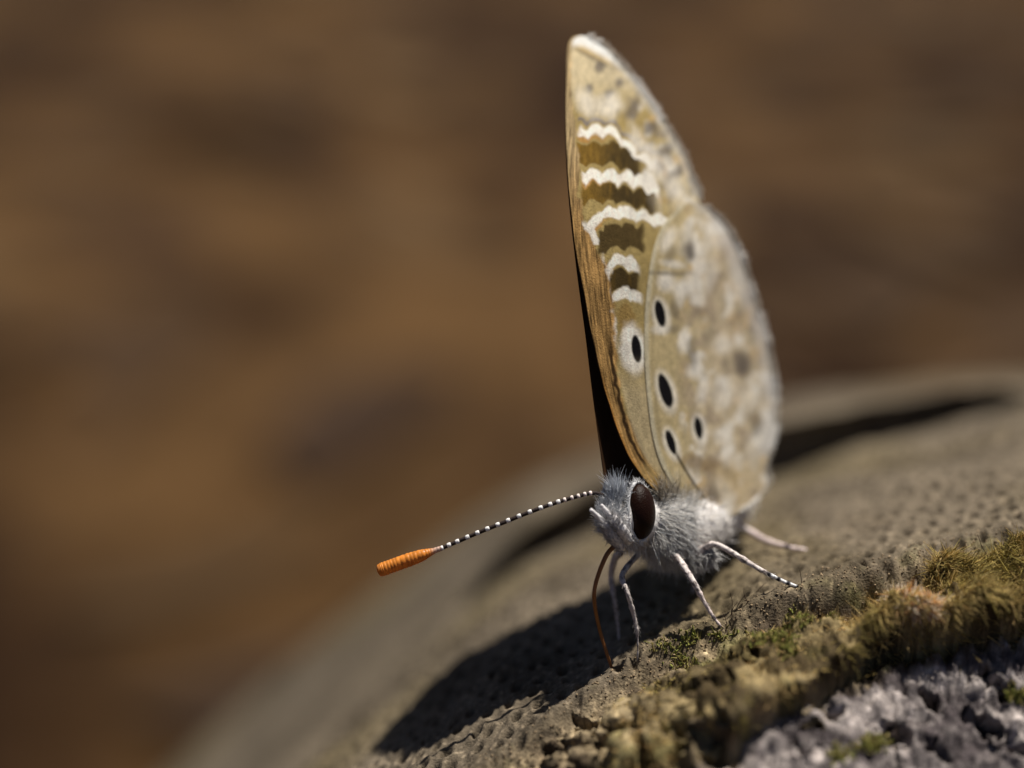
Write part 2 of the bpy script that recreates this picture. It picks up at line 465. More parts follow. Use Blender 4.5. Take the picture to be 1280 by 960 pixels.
WS = np.arange(-14, 60, 0.04)
def hit(px, py):
    """first point of the log's surface along the ray through a photo pixel"""
    s = (D + WS) / D / K
    u = (px - 640) * s; v = (480 - py) * s
    k = np.argmax(height(u, WS) > v)
    return np.array([u[k], height(u[k], WS[k]), WS[k]])

def build_log():
    # colour: only what the wood, crust and growth have of their own
    c = np.empty(U_.shape + (3,))
    qs = POS[..., 1] * 1.2 + POS[..., 2] * .8
    t = smooth(-0.5, 0.5, fbm(U_ * 0.5, W_ * 0.35, 61, 4))[..., None]
    c[:] = np.array([0.098, 0.076, 0.050]) * (1 - t) + np.array([0.170, 0.135, 0.093]) * t
    warm = (smooth(-0.1, 0.5, fbm(U_ * 0.16, W_ * 0.12, 63, 3)))[..., None]
    c = c * (1 - 0.4 * warm) + np.array([0.165, 0.126, 0.055]) * 0.4 * warm
    crust = (below * near)[..., None]
    g = smooth(-0.30, 0.34, fbm(U_ * 1.0, qs * 1.0, 65, 5, 0.62))[..., None]
    ccol = np.array([0.065, 0.045, 0.028]) * (1 - g) + np.array([0.42, 0.325, 0.195]) * g
    c = c * (1 - crust) + ccol * crust
    alg = (smooth(0.15, 0.45, fbm(U_ * 0.9, qs * 0.9, 67, 3)) * near * smooth(-12, 20, dy_lip))[..., None]
    c = c * (1 - 0.55 * alg) + np.array([0.19, 0.18, 0.05]) * 0.55 * alg
    lw = (low * vis)[..., None]
    lcol = np.array([0.080, 0.065, 0.065]) * (1 - g) + np.array([0.38, 0.33, 0.305]) * g
    c = c * (1 - lw) + lcol * lw
    bd = (band * vis)[..., None]
    mcol = np.array([0.07, 0.048, 0.018]) * (1 - g) + np.array([0.34, 0.255, 0.11]) * g
    c = c * (1 - bd * .8) + mcol * bd * .8
    speck = smooth(0.2, 0.55, fbm(U_ * 6, qs * 6, 69, 3))[..., None] * near[..., None]
    c *= 0.82 + 0.85 * speck
    ny, nx = U_.shape
    v = to_world(POS)
    v[..., 2] = np.maximum(v[..., 2], -0.012)
    for ss in (np.s_[0, :], np.s_[-1, :], np.s_[:, 0], np.s_[:, -1]):
        v[ss + (2,)] = -0.015
    i, j = np.meshgrid(np.arange(ny - 1), np.arange(nx - 1), indexing='ij'); i = i.ravel(); j = j.ravel()
    f = np.stack([i * nx + j, i * nx + j + 1, (i + 1) * nx + j + 1, (i + 1) * nx + j], 1)
    o = empty("log", (0, 0, 0), "weathered grey-brown log with rows of pits, cracks and a mossy ridge", "log")
    b = mesh_obj("bark", v.reshape(-1, 3), f, M_log, parent=o, cols=c.reshape(-1, 3), world=False)
    return o
log = build_log()

def surf_points(n, mask):
    """n random points on the visible log, chosen in proportion to the mask"""
    m = (mask * vis)[:-1, :-1] * np.diff(gu)[None, :] * np.diff(gw)[:, None]
    p = m.ravel() / m.sum()
    k = rng.choice(p.size, n, p=p)
    j, i = np.unravel_index(k, m.shape)
    a = rng.random((n, 1)); b = rng.random((n, 1))
    f = lambda A: (A[j, i] * (1 - a) + A[j, i + 1] * a) * (1 - b) + (A[j + 1, i] * (1 - a) + A[j + 1, i + 1] * a) * b
    nrm = f(NRM); nrm /= np.linalg.norm(nrm, axis=1, keepdims=True) + 1e-9
    return f(POS), nrm

def build_moss():
    # long golden-olive strands on the ridge and short green cushions
    clump = smooth(-0.25, 0.25, fbm(U_ * 0.55, W_ * 0.55, 71, 3))
    m1 = band * (0.1 + clump) * (0.5 + 1.4 * smooth(1040, 1130, PXg)) * (PXg < 1330)
    n = 20000
    r, nr = surf_points(n, m1)
    px, py = to_px(r)
    flow = np.stack([0.55 * smooth(1080, 1200, px) + 0.1, 0.1 + 0 * px, -0.2 + 0 * px], 1)
    d = nr * 0.75 + flow + rng.normal(0, 0.42, (n, 3))
    L = rng.uniform(0.22, 0.62, n) * (0.55 + 0.45 * smooth(1000, 1120, px))
    bend = rng.normal(0, 0.35, (n, 3)) + np.array([0.1, -0.35, -0.05])
    v, f, k = strands(r - nr * 0.05, d, L, rng.uniform(0.012, 0.028, n), bend, rings=5)
    t = noise2(r[:, 0] * 0.8, r[:, 2] * 0.8, 73)[:, None] + rng.normal(0, 0.18, (n, 1))
    t = np.clip(t, 0, 1)
    c = np.array([0.78, 0.55, 0.25]) * (1 - t) + np.array([0.42, 0.34, 0.09]) * t
    c = c * rng.uniform(0.3, 1.35, (n, 1))
    o = mesh_obj("moss", v, f, M_moss, parent=log, cols=np.repeat(c, k, 0))
    o["kind"] = "stuff"; o["label"] = "golden olive moss along the ridge"
    # small green cushions by the feet and in the seams
    spots = [(830, 808, 70), (862, 800, 90), (955, 800, 160), (975, 798, 200), (1000, 775, 120), (855, 828, 60), (905, 796, 50), (1040, 772, 120), (1092, 930, 160), (1275, 870, 160), (985, 815, 150), (1050, 945, 90)]
    R, N, L = [], [], []
    for x, y, q in spots:
        for _ in range(q):
            p = hit(x + rng.normal(0, 9), y + rng.normal(0, 5)); R.append(p)
    R = np.array(R); n = len(R)
    d = np.array([0, 1.0, -0.35]) + rng.normal(0, 0.6, (n, 3))
    v, f, k = strands(R - [0, .03, 0], d, rng.uniform(0.06, 0.15, n), rng.uniform(0.025, 0.05, n), rng.normal(0, .4, (n, 3)), rings=4, taper=0.4)
    c = np.where(rng.random((n, 1)) < .5, [[0.26, 0.27, 0.06]], [[0.30, 0.25, 0.08]]) * rng.uniform(0.6, 1.3, (n, 1))
    o = mesh_obj("green_moss", v, f, M_moss, parent=log, cols=np.repeat(c, k, 0))
    o["kind"] = "stuff"; o["label"] = "small bright green moss cushions"
    # the pale orange fluff caught in the moss
    n = 1700
    tc = hit(1150, 752); tw = tc[2] - 1.45
    q = rng.normal(size=(n, 3)); q /= np.linalg.norm(q, axis=1, keepdims=True)
    R = P(1148, 757, tw) + q * np.array([0.85, 0.34, 0.45]) * rng.random((n, 1)) ** .4
    R[:, 1] -= 0.28 * (R[:, 0] - P(1148, 757, tw)[0])
    d = q * 0.8 + np.array([0.2, 0.3, -0.2]) + rng.normal(0, 0.4, (n, 3))
    v, f, k = strands(R, d, rng.uniform(0.10, 0.26, n), rng.uniform(0.03, 0.06, n), rng.normal(0, .6, (n, 3)), rings=4)
    c = np.where(rng.random((n, 1)) < .45, np.array([[0.88, 0.56, 0.26]]), np.array([[0.90, 0.76, 0.58]])) * rng.uniform(.7, 1.2, (n, 1))
    o = mesh_obj("dry_tuft", v, f, M_moss, parent=log, cols=np.repeat(c, k, 0))
    o["kind"] = "stuff"; o["label"] = "pale orange tuft of dry fluff in the moss"
    # loose thin fibres standing on the wood
    for x, y, tx, ty in [(913, 772, 912, 738), (906, 790, 903, 765), (917, 766, 935, 740), (930, 748, 948, 730), (936, 752, 930, 735), (1003, 735, 1000, 712), (1240, 700, 1222, 668), (940, 745, 958, 728), (1250, 690, 1262, 665), (915, 775, 922, 752)]:
        a = hit(x, y); b = P(tx, ty, a[2] - 0.1)
        mid = (a + b) / 2 + np.array([rng.normal(0, .08), 0, rng.normal(0, .08)])
        v, f = tube(catmull([a - [0, .1, 0], mid, b], 9), np.linspace(0.016, 0.007, 9), 6)
        mesh_obj("fibre", v, f, M_leg, parent=log, cols=np.tile([0.06, 0.035, 0.02], (len(v), 1)))
    # crumbs of crust on the lip
    n = 1500
    r, nr = surf_points(n, np.exp(-((dy_lip - 6) / 16) ** 2) * smooth(500, 600, PXg) * (PXg < 1300))
    V, F, C = [], [], []
    oct_ = np.array([[1, 0, 0], [-1, 0, 0], [0, 1, 0], [0, -1, 0], [0, 0, 1], [0, 0, -1]], float)
    of = np.array([[0, 2, 4, 4], [2, 1, 4, 4], [1, 3, 4, 4], [3, 0, 4, 4], [2, 0, 5, 5], [1, 2, 5, 5], [3, 1, 5, 5], [0, 3, 5, 5]])
    tri = of[:, :3]
    for k in range(n):
        s = rng.uniform(0.014, 0.048) * rng.uniform(.6, 1.4, 3)
        V.append(oct_ * s * rng.uniform(.7, 1.3, (6, 1)) + r[k] + nr[k] * 0.01); F.append(tri + 6 * k)
        C.append(np.tile(np.array([0.26, 0.19, 0.115]) * rng.uniform(.35, 1.4), (6, 1)))
    o = mesh_obj("crust_crumbs", np.vstack(V), np.vstack(F), M_log, parent=log, cols=np.vstack(C), smooth_on=False)
    o["kind"] = "stuff"; o["label"] = "grainy crumbs along the ridge"
build_moss()

# ---------------------------------------------------------------- butterfly
bf_base = to_world(hit(850, 790))
bf = empty("butterfly", bf_base, "small tan butterfly with closed white-banded black-spotted wings perched on the log", "butterfly")

XREF = lambda py: 708 + (np.asarray(py, float) - 150) * 0.115
def w_left(px, py):
    s = (px - XREF(py)) / K
    tilt = 3.0 * np.clip((330 - py) / 285, 0, None) ** 1.6
    lowin = 0.0
    return 0.68 * s + 0.10 * np.sign(s) * s * s + tilt + lowin
AX = np.array([0.60, 0.02, 0.80]); AX /= np.linalg.norm(AX)        # towards the tail
SIDE = np.array([0.80, 0.06, -0.60]); SIDE /= np.linalg.norm(SIDE)  # the butterfly's left
UPB = np.cross(SIDE, AX); UPB = UPB / np.linalg.norm(UPB)
if UPB[1] < 0: UPB = -UPB

FL = [(44.5, 724, 727), (46, 718.5, 736), (49, 715, 743), (54, 712.6, 751), (62, 710.8, 761), (75, 709.6, 773), (95, 708.6, 790), (115, 708, 805), (140, 707.5, 822), (165, 707.6, 838), (190, 708.6, 852), (215, 710.2, 863), (240, 712.5, 873),
      (270, 716, 878), (320, 722.5, 880), (380, 733, 875), (430, 743, 868), (480, 755, 862), (520, 767, 858), (555, 780, 856), (585, 796, 854), (605, 812, 854), (622, 832, 856)]
HL = [(252.5, 862, 869), (254, 856, 874), (258, 850, 882), (266, 842, 891), (278, 832, 903), (295, 823, 914), (320, 815, 925), (360, 808.5, 938), (400, 805.5, 951), (440, 805, 961), (475, 807, 967), (505, 809.5, 970), (540, 815, 968), (565, 821, 962),
      (585, 828, 957), (600, 836, 961), (612, 843, 955), (630, 856, 938), (645, 870, 915), (655, 880, 898)]

def sheet(tab, rows, cols, wfun, off=0.0):
    y0, y1 = tab[0][0], tab[-1][0]
    t = np.linspace(0, 1, rows)
    y = y0 + (y1 - y0) * (0.25 * t ** 2.2 + 0.75 * t)
    xl = spline(tab, y, 1); xr = spline(tab, y, 2)
    s = np.linspace(0, 1, cols)
    X = xl[:, None] + (xr - xl)[:, None] * s[None]
    Y = np.repeat(y[:, None], cols, 1)
    p = P(X, Y, wfun(X, Y))
    p = p - SIDE * off
    i, j = np.meshgrid(np.arange(rows - 1), np.arange(cols - 1), indexing='ij'); i = i.ravel(); j = j.ravel()
    f = np.stack([i * cols + j, i * cols + j + 1, (i + 1) * cols + j + 1, (i + 1) * cols + j], 1)
    return p, X, Y, f

def ell(X, Y, cx, cy, rx, ry, rot=0.0, soft=0.25):
    c, s = math.cos(rot), math.sin(rot)
    a = ((X - cx) * c + (Y - cy) * s) / rx; b = (-(X - cx) * s + (Y - cy) * c) / ry
    return 1 - smooth(1 - soft, 1 + soft, np.sqrt(a * a + b * b))
def mixc(c, col, f):
    return c * (1 - f[..., None]) + np.asarray(col) * f[..., None]
def bandp(X, Y, pts, half, soft=2.0):
    """a stripe following y(x)"""
    x0, x1 = pts[0][0], pts[-1][0]
    d = np.abs(Y - spline(pts, X))
    return (1 - smooth(half - soft, half + soft, d)) * smooth(x0 - 3, x0 + 3, X) * (1 - smooth(x1 - 4, x1 + 4, X))

WHITE = np.array([0.90, 0.84, 0.73]); CREAM = np.array([0.64, 0.53, 0.33]); OLIVE = np.array([0.40, 0.295, 0.115])
DARK = np.array([0.070, 0.046, 0.016]); BLACK = np.array([0.008, 0.007, 0.008]); COSTA = np.array([0.46, 0.27, 0.095]); GREY = np.array([0.28, 0.235, 0.20])

def paint_fore(X, Y):
    X0, Y0 = X, Y
    X = X + 4.0 * fbm(X0 * .09, Y0 * .07, 131, 3); Y = Y + 4.5 * fbm(X0 * .08, Y0 * .08, 133, 3)
    scal = 6.5 * (np.abs(np.sin((X - 712) / (23 + 3 * np.sin(Y * .02)) * np.pi)) - .5)
    gold = smooth(775, 735, X + 5 * fbm(X0 * .2, Y0 * .2, 135, 2))
    c = np.empty(X.shape + (3,)); c[:] = OLIVE
    c = mixc(c, CREAM, smooth(150, 90, Y))
    right = smooth(815, 850, X - 0.1 * (Y - 200))
    c = mixc(c, CREAM * 0.95, right)
    # scalloped cross bands: white edge, dark core, white edge
    def seq(pts, half, col):
        nonlocal c
        if col is WHITE:
            c = mixc(c, np.array([0.50, 0.26, 0.07]), bandp(X, Y + scal - 4, pts, half + 1.5) * gold * .8)
        cc = col if col is not DARK else DARK * (1 - .0 * gold[..., None]) + np.array([.13, .07, .006]) * (gold[..., None] + .5 * np.clip(fbm(X0 * .25, Y0 * .06, 137, 2), 0, 1)[..., None])
        c = mixc(c, cc, bandp(X, Y + scal, pts, half))
    seq([(722, 153), (760, 152), (780, 166), (800, 184), (830, 196)], 2.5, GREY * 0.8)
    seq([(724, 166), (760, 164), (780, 180), (800, 198), (840, 214)], 6.2, WHITE)
    seq([(722, 194), (760, 192), (800, 214)], 13, DARK)
    seq([(728, 222), (760, 221), (790, 226), (812, 235), (826, 244)], 6.8, WHITE)
    c = mixc(c, WHITE, ell(X, Y, 812, 230, 8, 17, -0.25))
    seq([(728, 244), (760, 241), (800, 250), (822, 256)], 11, DARK)
    seq([(730, 294), (742, 282), (760, 266), (790, 269), (822, 276), (850, 284)], 7, WHITE)
    seq([(748, 306), (764, 296), (806, 298)], 15, DARK * 1.25)
    seq([(756, 338), (768, 329), (784, 328), (800, 340)], 7.5, WHITE)
    seq([(760, 354), (780, 350), (800, 356)], 11, DARK)
    seq([(760, 384), (770, 371), (784, 367), (802, 376)], 7, WHITE)
    c = mixc(c, WHITE, ell(X, Y, 764, 395, 5, 35, -0.12, .4))
    c = mixc(c, WHITE * .95, ell(X, Y, 757, 345, 4, 24, -0.1, .4))
    c = mixc(c, np.array([0.32, 0.21, 0.07]), ell(X, Y, 783, 397, 11, 19, -0.1))
    c = mixc(c, WHITE, ell(X, Y, 792, 437, 17, 32, -0.15))
    c = mixc(c, OLIVE * 1.1, ell(X, Y, 800, 404, 8, 8, 0, .5) * 0.4)
    c = mixc(c, BLACK, ell(X0, Y0, 796, 436, 6, 17.5, -0.12, .12))
    # mottled outer part
    mo = smooth(770, 815, X - .35 * (Y - 150))
    b1 = fbm(X0 * .075, Y0 * .06, 153, 3)
    c = mixc(c, WHITE * .95, smooth(.05, .4, b1) * mo * .7)
    c = mixc(c, GREY * .75, smooth(.08, .4, -b1) * mo * .6)
    c = mixc(c, np.array([.60, .38, .13]), smooth(.2, .5, fbm(X0 * .07 + 5, Y0 * .06, 155, 2)) * mo * .45)
    # marginal row towards the tip
    for x, y, r in [(737, 110, 5), (763, 117, 5), (751, 83, 5), (776, 105, 6), (789, 143, 7), (795, 131, 6), (814, 160, 7), (834, 187, 7), (848, 215, 7), (824, 210, 6)]:
        c = mixc(c, GREY * 0.55, ell(X, Y, x, y, r, r * 1.25, 0.5, .6) * .8)
    for x, y, r in [(770, 128, 8), (797, 175, 9), (815, 190, 9), (820, 215, 9), (838, 205, 7), (845, 235, 10), (735, 130, 12), (760, 135, 10)]:
        c = mixc(c, WHITE, ell(X, Y, x, y, r, r * 1.6, -0.5, .7) * .6)
    X, Y = X0, Y0
    xr = spline(FL, Y, 2)
    outer = (1 - smooth(3, 13, xr - X)) * (Y < 246)
    c = mixc(c, np.array([0.52, 0.50, 0.46]), outer * .55)
    c = mixc(c, np.array([0.60, 0.42, 0.16]), ell(X, Y, 738, 66, 26, 5, 0.45, .5) * .7)
    c = mixc(c, GREY * .5, ell(X, Y, 741, 72, 24, 3, 0.5, .5) * .6)
    c = mixc(c, np.array([0.88, 0.86, 0.80]), (1 - smooth(52, 62, Y - 0.55 * np.clip(X - 730, 0, None))))
    # fibrous brown leading strip with dark furrows
    xl = spline(FL, Y, 1)
    wid = np.interp(Y, [45, 100, 150, 200, 245, 285, 330, 400, 440, 500, 560, 625], [3, 6, 10, 16, 11, 17, 33, 32, 27, 18, 22, 18])
    fib = 0.42 + 0.85 * noise2((X - xl) * 0.42 + 0.03 * Y, Y * 0.035, 81) + 0.9 * (noise2((X - xl) * 1.1 + .08 * Y, Y * 0.06, 82) - .5)
    fib = np.clip(fib, .15, 1.6)
    wid = wid + 5 * fbm(X * .1, Y * .09, 139, 3)
    strip = 1 - smooth(wid - 3, wid + 2, X - xl)
    tan_ = (smooth(300, 150, Y) * .75)[..., None]
    c = c * (1 - strip[..., None]) + ((COSTA * (1 - tan_) + np.array([.52, .40, .22]) * tan_) * fib[..., None]) * strip[..., None]
    c = mixc(c, WHITE * .9, ((1 - smooth(2, 5, np.abs(X - xl - wid - 1))) * smooth(.5, .75, noise2(Y * .07, X * 0, 141)) * smooth(225, 245, Y) * (1 - smooth(330, 350, Y))))
    fur = np.array([(300, 754), (380, 757), (440, 764), (500, 775), (550, 790), (580, 806), (605, 828)], float)
    fx = spline(fur, Y, 1)
    d1 = np.abs(X - fx + 2 * fbm(X * .1, Y * .1, 83, 2))
    c = mixc(c, np.array([0.055, 0.03, 0.012]), (1 - smooth(1.0, 4.0, d1)) * smooth(395, 450, Y))
    c = mixc(c, np.array([0.10, 0.055, 0.02]), (1 - smooth(.8, 2.6, np.abs(X - fx - 9))) * smooth(515, 545, Y) * .9)
    c = mixc(c, np.array([0.52, 0.25, 0.06]), (1 - smooth(1.0, 3.5, X - xl)) * smooth(430, 520, Y) * .9)
    pale = smooth(3, 9, X - fx) * smooth(440, 500, Y)
    c = mixc(c, np.array([0.52, 0.42, 0.25]), pale * .8)
    c = mixc(c, np.array([0.58, 0.40, 0.16]), ell(X, Y, 815, 600, 14, 20, -0.6, .5) * .6)
    return np.clip(c * (1 + 0.24 * fbm(X * .35, Y * .16, 85, 3))[..., None], 0.004, 0.9)

def paint_hind(X, Y):
    c = np.empty(X.shape + (3,)); c[:] = np.array([0.57, 0.455, 0.245])
    X0, Y0 = X, Y
    X = X + 5 * fbm(X0 * .05, Y0 * .05, 143, 3) * smooth(838, 860, X0); Y = Y + 5 * fbm(X0 * .05, Y0 * .05, 145, 3) * smooth(838, 860, X0)
    c = mixc(c, np.array([0.61, 0.50, 0.33]), smooth(840, 900, X))
    c = mixc(c, np.array([0.62, 0.42, 0.20]), smooth(.15, .5, fbm(X * .05 + 9, Y * .05, 151, 3)) * smooth(835, 870, X) * .45)
    blot = fbm(X * .055, Y * .042, 91, 3)
    c = mixc(c, WHITE * .95, smooth(0.05, .45, blot) * smooth(835, 870, X) * .85)
    c = mixc(c, np.array([0.42, 0.33, 0.23]), smooth(0.05, .4, -blot) * smooth(835, 870, X) * .8)
    xl = spline(HL, Y, 1)
    c = mixc(c, np.array([0.62, 0.56, 0.40]), (1 - smooth(3, 8, X - xl)) * .8)
    c = mixc(c, np.array([0.36, 0.28, 0.15]), (1 - smooth(1.2, 3.5, np.abs(X - xl - 10))) * .35 * (Y < 560))
    # white patches and chevrons
    for x, y, rx, ry, r, k in [(832, 352, 10, 12, 0, .9), (853, 362, 13, 10, .3, .9), (872, 372, 10, 8, .2, .8), (850, 375, 6, 10, 0, .6), (825, 412, 10, 6, 0, .7), (855, 425, 7, 14, .2, .8),
                               (905, 430, 12, 12, 0, .6), (868, 462, 9, 12, .3, .8), (878, 490, 8, 16, .2, .7), (905, 490, 14, 18, .4, .5), (935, 500, 12, 20, 0, .4), (835, 300, 7, 16, .4, .7), (840, 330, 14, 5, .2, .7),
                               (885, 345, 10, 22, .2, .5), (920, 350, 8, 30, -.3, .5), (895, 300, 14, 10, .3, .5), (912, 575, 16, 10, .4, .5), (905, 610, 12, 12, 0, .5), (940, 560, 9, 20, 0, .4)]:
        c = mixc(c, WHITE, ell(X, Y, x, y, rx, ry, r, .6) * k)
    # grey bars and dots
    for x, y, rx, ry, r, k in [(860, 313, 8, 11, 0, .85), (838, 318, 6, 12, .5, .5), (835, 342, 30, 3, .05, .5), (843, 388, 5, 12, -.2, .6), (843, 411, 6, 6, 0, .5), (866, 441, 6, 16, 0, .6), (875, 392, 7, 7, 0, .35),
                               (929, 456, 11, 14, 0, .8), (905, 455, 5, 8, 0, .3), (945, 530, 8, 14, 0, .6), (910, 592, 5, 13, -.5, .6), (893, 616, 6, 9, -.3, .7), (940, 420, 6, 12, 0, .3), (925, 395, 5, 14, 0, .25), (885, 420, 6, 16, .2, .3)]:
        c = mixc(c, GREY * .42, ell(X, Y, x, y, rx, ry, r, .7) * k)
    c = mixc(c, np.array([0.27, 0.18, 0.09]), ell(X, Y, 878, 580, 26, 10, .1, .7) * .75)
    c = mixc(c, np.array([0.62, 0.47, 0.25]), ell(X, Y, 915, 600, 20, 22, 0, .8) * .6)
    X, Y = X0, Y0
    # black dots ringed with white
    for x, y, rx, ry, r in [(825.5, 392, 6.2, 17, -.22), (831.5, 488, 7.5, 22, -.28), (838.5, 553, 5, 16, -.32), (873, 535, 5, 14, -.15)]:
        c = mixc(c, WHITE, ell(X, Y, x + 1, y + 2, rx + 5, ry + 6, r, .3) * .7)
        c = mixc(c, BLACK, ell(X, Y, x, y, rx, ry, r, .14))
    # thin dark vein running to the base
    vx = spline([(555, 840), (580, 852), (605, 868), (640, 892)], Y, 1)
    c = mixc(c, DARK * .4, (1 - smooth(1, 3.2, np.abs(X - vx))) * smooth(560, 572, Y) * .85)
    xr = spline(HL, Y, 2)
    c = mixc(c, np.array([0.58, 0.56, 0.54]), (1 - smooth(4, 22, xr - X)) * (Y < 570) * .55)
    return np.clip(c * (.95 + 0.20 * fbm(X * .3, Y * .15, 95, 3))[..., None], 0.004, 0.9)

def wing(name, tab, rows, cols, wfun, off, paint, thick=0.020, label=None, relief=True):
    p, X, Y, f = sheet(tab, rows, cols, wfun, off)
    if relief:
        xl = spline(tab, Y, 1)
        fan = np.arctan2(X - 838, 640 - Y)
        p = p + SIDE * (0.010 * np.sin(fan * 42) * smooth(20, 200, 640 - Y) + 0.03 * fbm(X * .06, Y * .02, 99, 2))[..., None]
    c = paint(X, Y)
    o = mesh_obj(name, p.reshape(-1, 3), f, M_wing, parent=bf, cols=c.reshape(-1, 3))
    m = o.modifiers.new("thickness", 'SOLIDIFY'); m.thickness = thick * MM; m.offset = 0
    if label: o["label"] = label
    return o, p, X, Y

fwing, pF, XF, YF = wing("forewing", FL, 620, 190, w_left, 0.026, paint_fore, label="left forewing with white and olive cross bands and brown leading edge")
hwing, pH, XH, YH = wing("hindwing", HL, 430, 190, w_left, 0.0, paint_hind, label="left hindwing, cream with white-ringed black dots")

# the far pair of wings: dark upper side seen in the gap along the leading edge
FR = [(66, 711, 718), (70, 710, 730), (78, 709, 745), (90, 708.2, 760), (110, 707.4, 770), (150, 706.8, 778), (200, 708, 786), (240, 710.5, 792), (330, 720, 802), (420, 732, 812), (490, 740.5, 818), (560, 750, 822), (600, 756, 825), (640, 772, 832)]
def w_right(px, py):
    s = (px - spline(FR, py, 1)) / K
    return 0.25 + 3.0 * np.clip(s, 0, None) + 3.0 * np.clip((330 - py) / 285, 0, None) ** 1.6
def paint_dark(X, Y):
    c = np.empty(X.shape + (3,)); c[:] = np.array([0.045, 0.022, 0.010])
    return c * (0.8 + 0.4 * noise2(X * .3, Y * .05, 97))[..., None]
wing("forewing", FR, 300, 80, w_right, 0.0, paint_dark, label="right forewing, dark brown upper side", relief=False)
HR = [(y, a - 8, max(b - 42, a)) for y, a, b in HL if y >= 266]
wing("hindwing", HR, 160, 80, lambda X, Y: w_left(X, Y) + 2.2, 0.0, lambda X, Y: paint_dark(X, Y), label="right hindwing, dark brown upper side", relief=False)

# pale fringe hairs along the outer margins
def fringe(name, tab, y0, y1, n, off, host):
    y = rng.uniform(y0, y1, n); y = np.sort(y)
    x = spline(tab, y, 2)
    p = P(x, y, w_left(x, y)) - SIDE * off
    e = 1.0
    q = P(x - 6, y + 2.5, w_left(x - 6, y + 2.5)) - SIDE * off
    d = p - q
    v, f, k = strands(p - 0.08 * d / np.linalg.norm(d, axis=1, keepdims=True), d + rng.normal(0, .06, (n, 3)), rng.uniform(.14, .30, n), .024, rng.normal(0, .12, (n, 3)), rings=3, taper=.4)
    t = (noise2(y * .05, y * 0, 101) > .55)[:, None]
    c = np.where(t, [[.50, .45, .38]], [[.80, .77, .72]]) * rng.uniform(.85, 1.1, (n, 1))
    o = mesh_obj(name, v, f, M_fur, parent=host, cols=np.repeat(c, k, 0)); o["kind"] = "stuff"
fringe("fringe", FL, 46, 250, 1500, .026, fwing)
fringe("fringe", HL, 258, 640, 2600, 0, hwing)

# body: one loft from face to tail tip
SP = np.array([  # px, py, w, half width, half height
    (757, 656, -.25, .10, .12), (762, 652, -.1, .40, .48), (772, 648, .2, .60, .70), (785, 646, .55, .68, .78), (800, 650, 1.0, .60, .72), (812, 653, 1.4, .70, .82), (828, 657, 1.8, .90, .98), (846, 659, 2.4, 1.0, 1.02),
    (865, 655, 3.2, .92, .94), (884, 649, 4.2, .80, .86), (902, 640, 5.8, .68, .76), (918, 629, 7.6, .55, .6), (930, 619, 9.2, .32, .36), (935, 614, 9.9, .08, .08)], float)
sp = catmull(np.hstack([P(SP[:, 0], SP[:, 1], SP[:, 2]), SP[:, 3:]]), 90)
SEG = 48
def loft():
    c = sp[:, :3]; t = np.gradient(c, axis=0); t /= np.linalg.norm(t, axis=1, keepdims=True)
    s = np.cross(np.array([0, 1.0, 0]), t); s /= np.linalg.norm(s, axis=1, keepdims=True)
    s *= np.sign((s @ SIDE))[:, None]
    u = np.cross(t, s); u *= np.sign(u[:, 1:2])
    a = np.linspace(0, 2 * np.pi, SEG, endpoint=False)
    off = np.cos(a)[None, :, None] * s[:, None] * np.abs(sp[:, 3])[:, None, None] + np.sin(a)[None, :, None] * u[:, None] * np.abs(sp[:, 4])[:, None, None]
    return c[:, None] + off, s, u, t, a
LV, Ls, Lu, Lt, La = loft()
n_, k_ = LV.shape[:2]
i, j = np.meshgrid(np.arange(n_ - 1), np.arange(k_), indexing='ij'); i = i.ravel(); j = j.ravel(); j2 = (j + 1) % k_
bf_f = np.stack([i * k_ + j, i * k_ + j2, (i + 1) * k_ + j2, (i + 1) * k_ + j], 1)
nLV = (LV - sp[:, None, :3]); nLV = nLV / (np.linalg.norm(nLV, axis=2, keepdims=True) + 1e-9)
bx, by = to_px(LV)
bc = np.empty(LV.shape); bc[:] = np.array([.72, .69, .66])
top = smooth(.35, .8, nLV[..., 1]) * (bx < 815)
bc = mixc(bc, np.array([.02, .013, .01]), top * smooth(772, 780, bx))  # shaded gap and antenna base above the eye, painted into the body colour
bumpy = 0.035 * fbm(bx * .12, by * .12, 111, 3)
body = mesh_obj("body", (LV + nLV * bumpy[..., None]).reshape(-1, 3), bf_f, M_body, parent=bf, cols=bc.reshape(-1, 3))
body["label"] = "white furry head, thorax and abdomen"

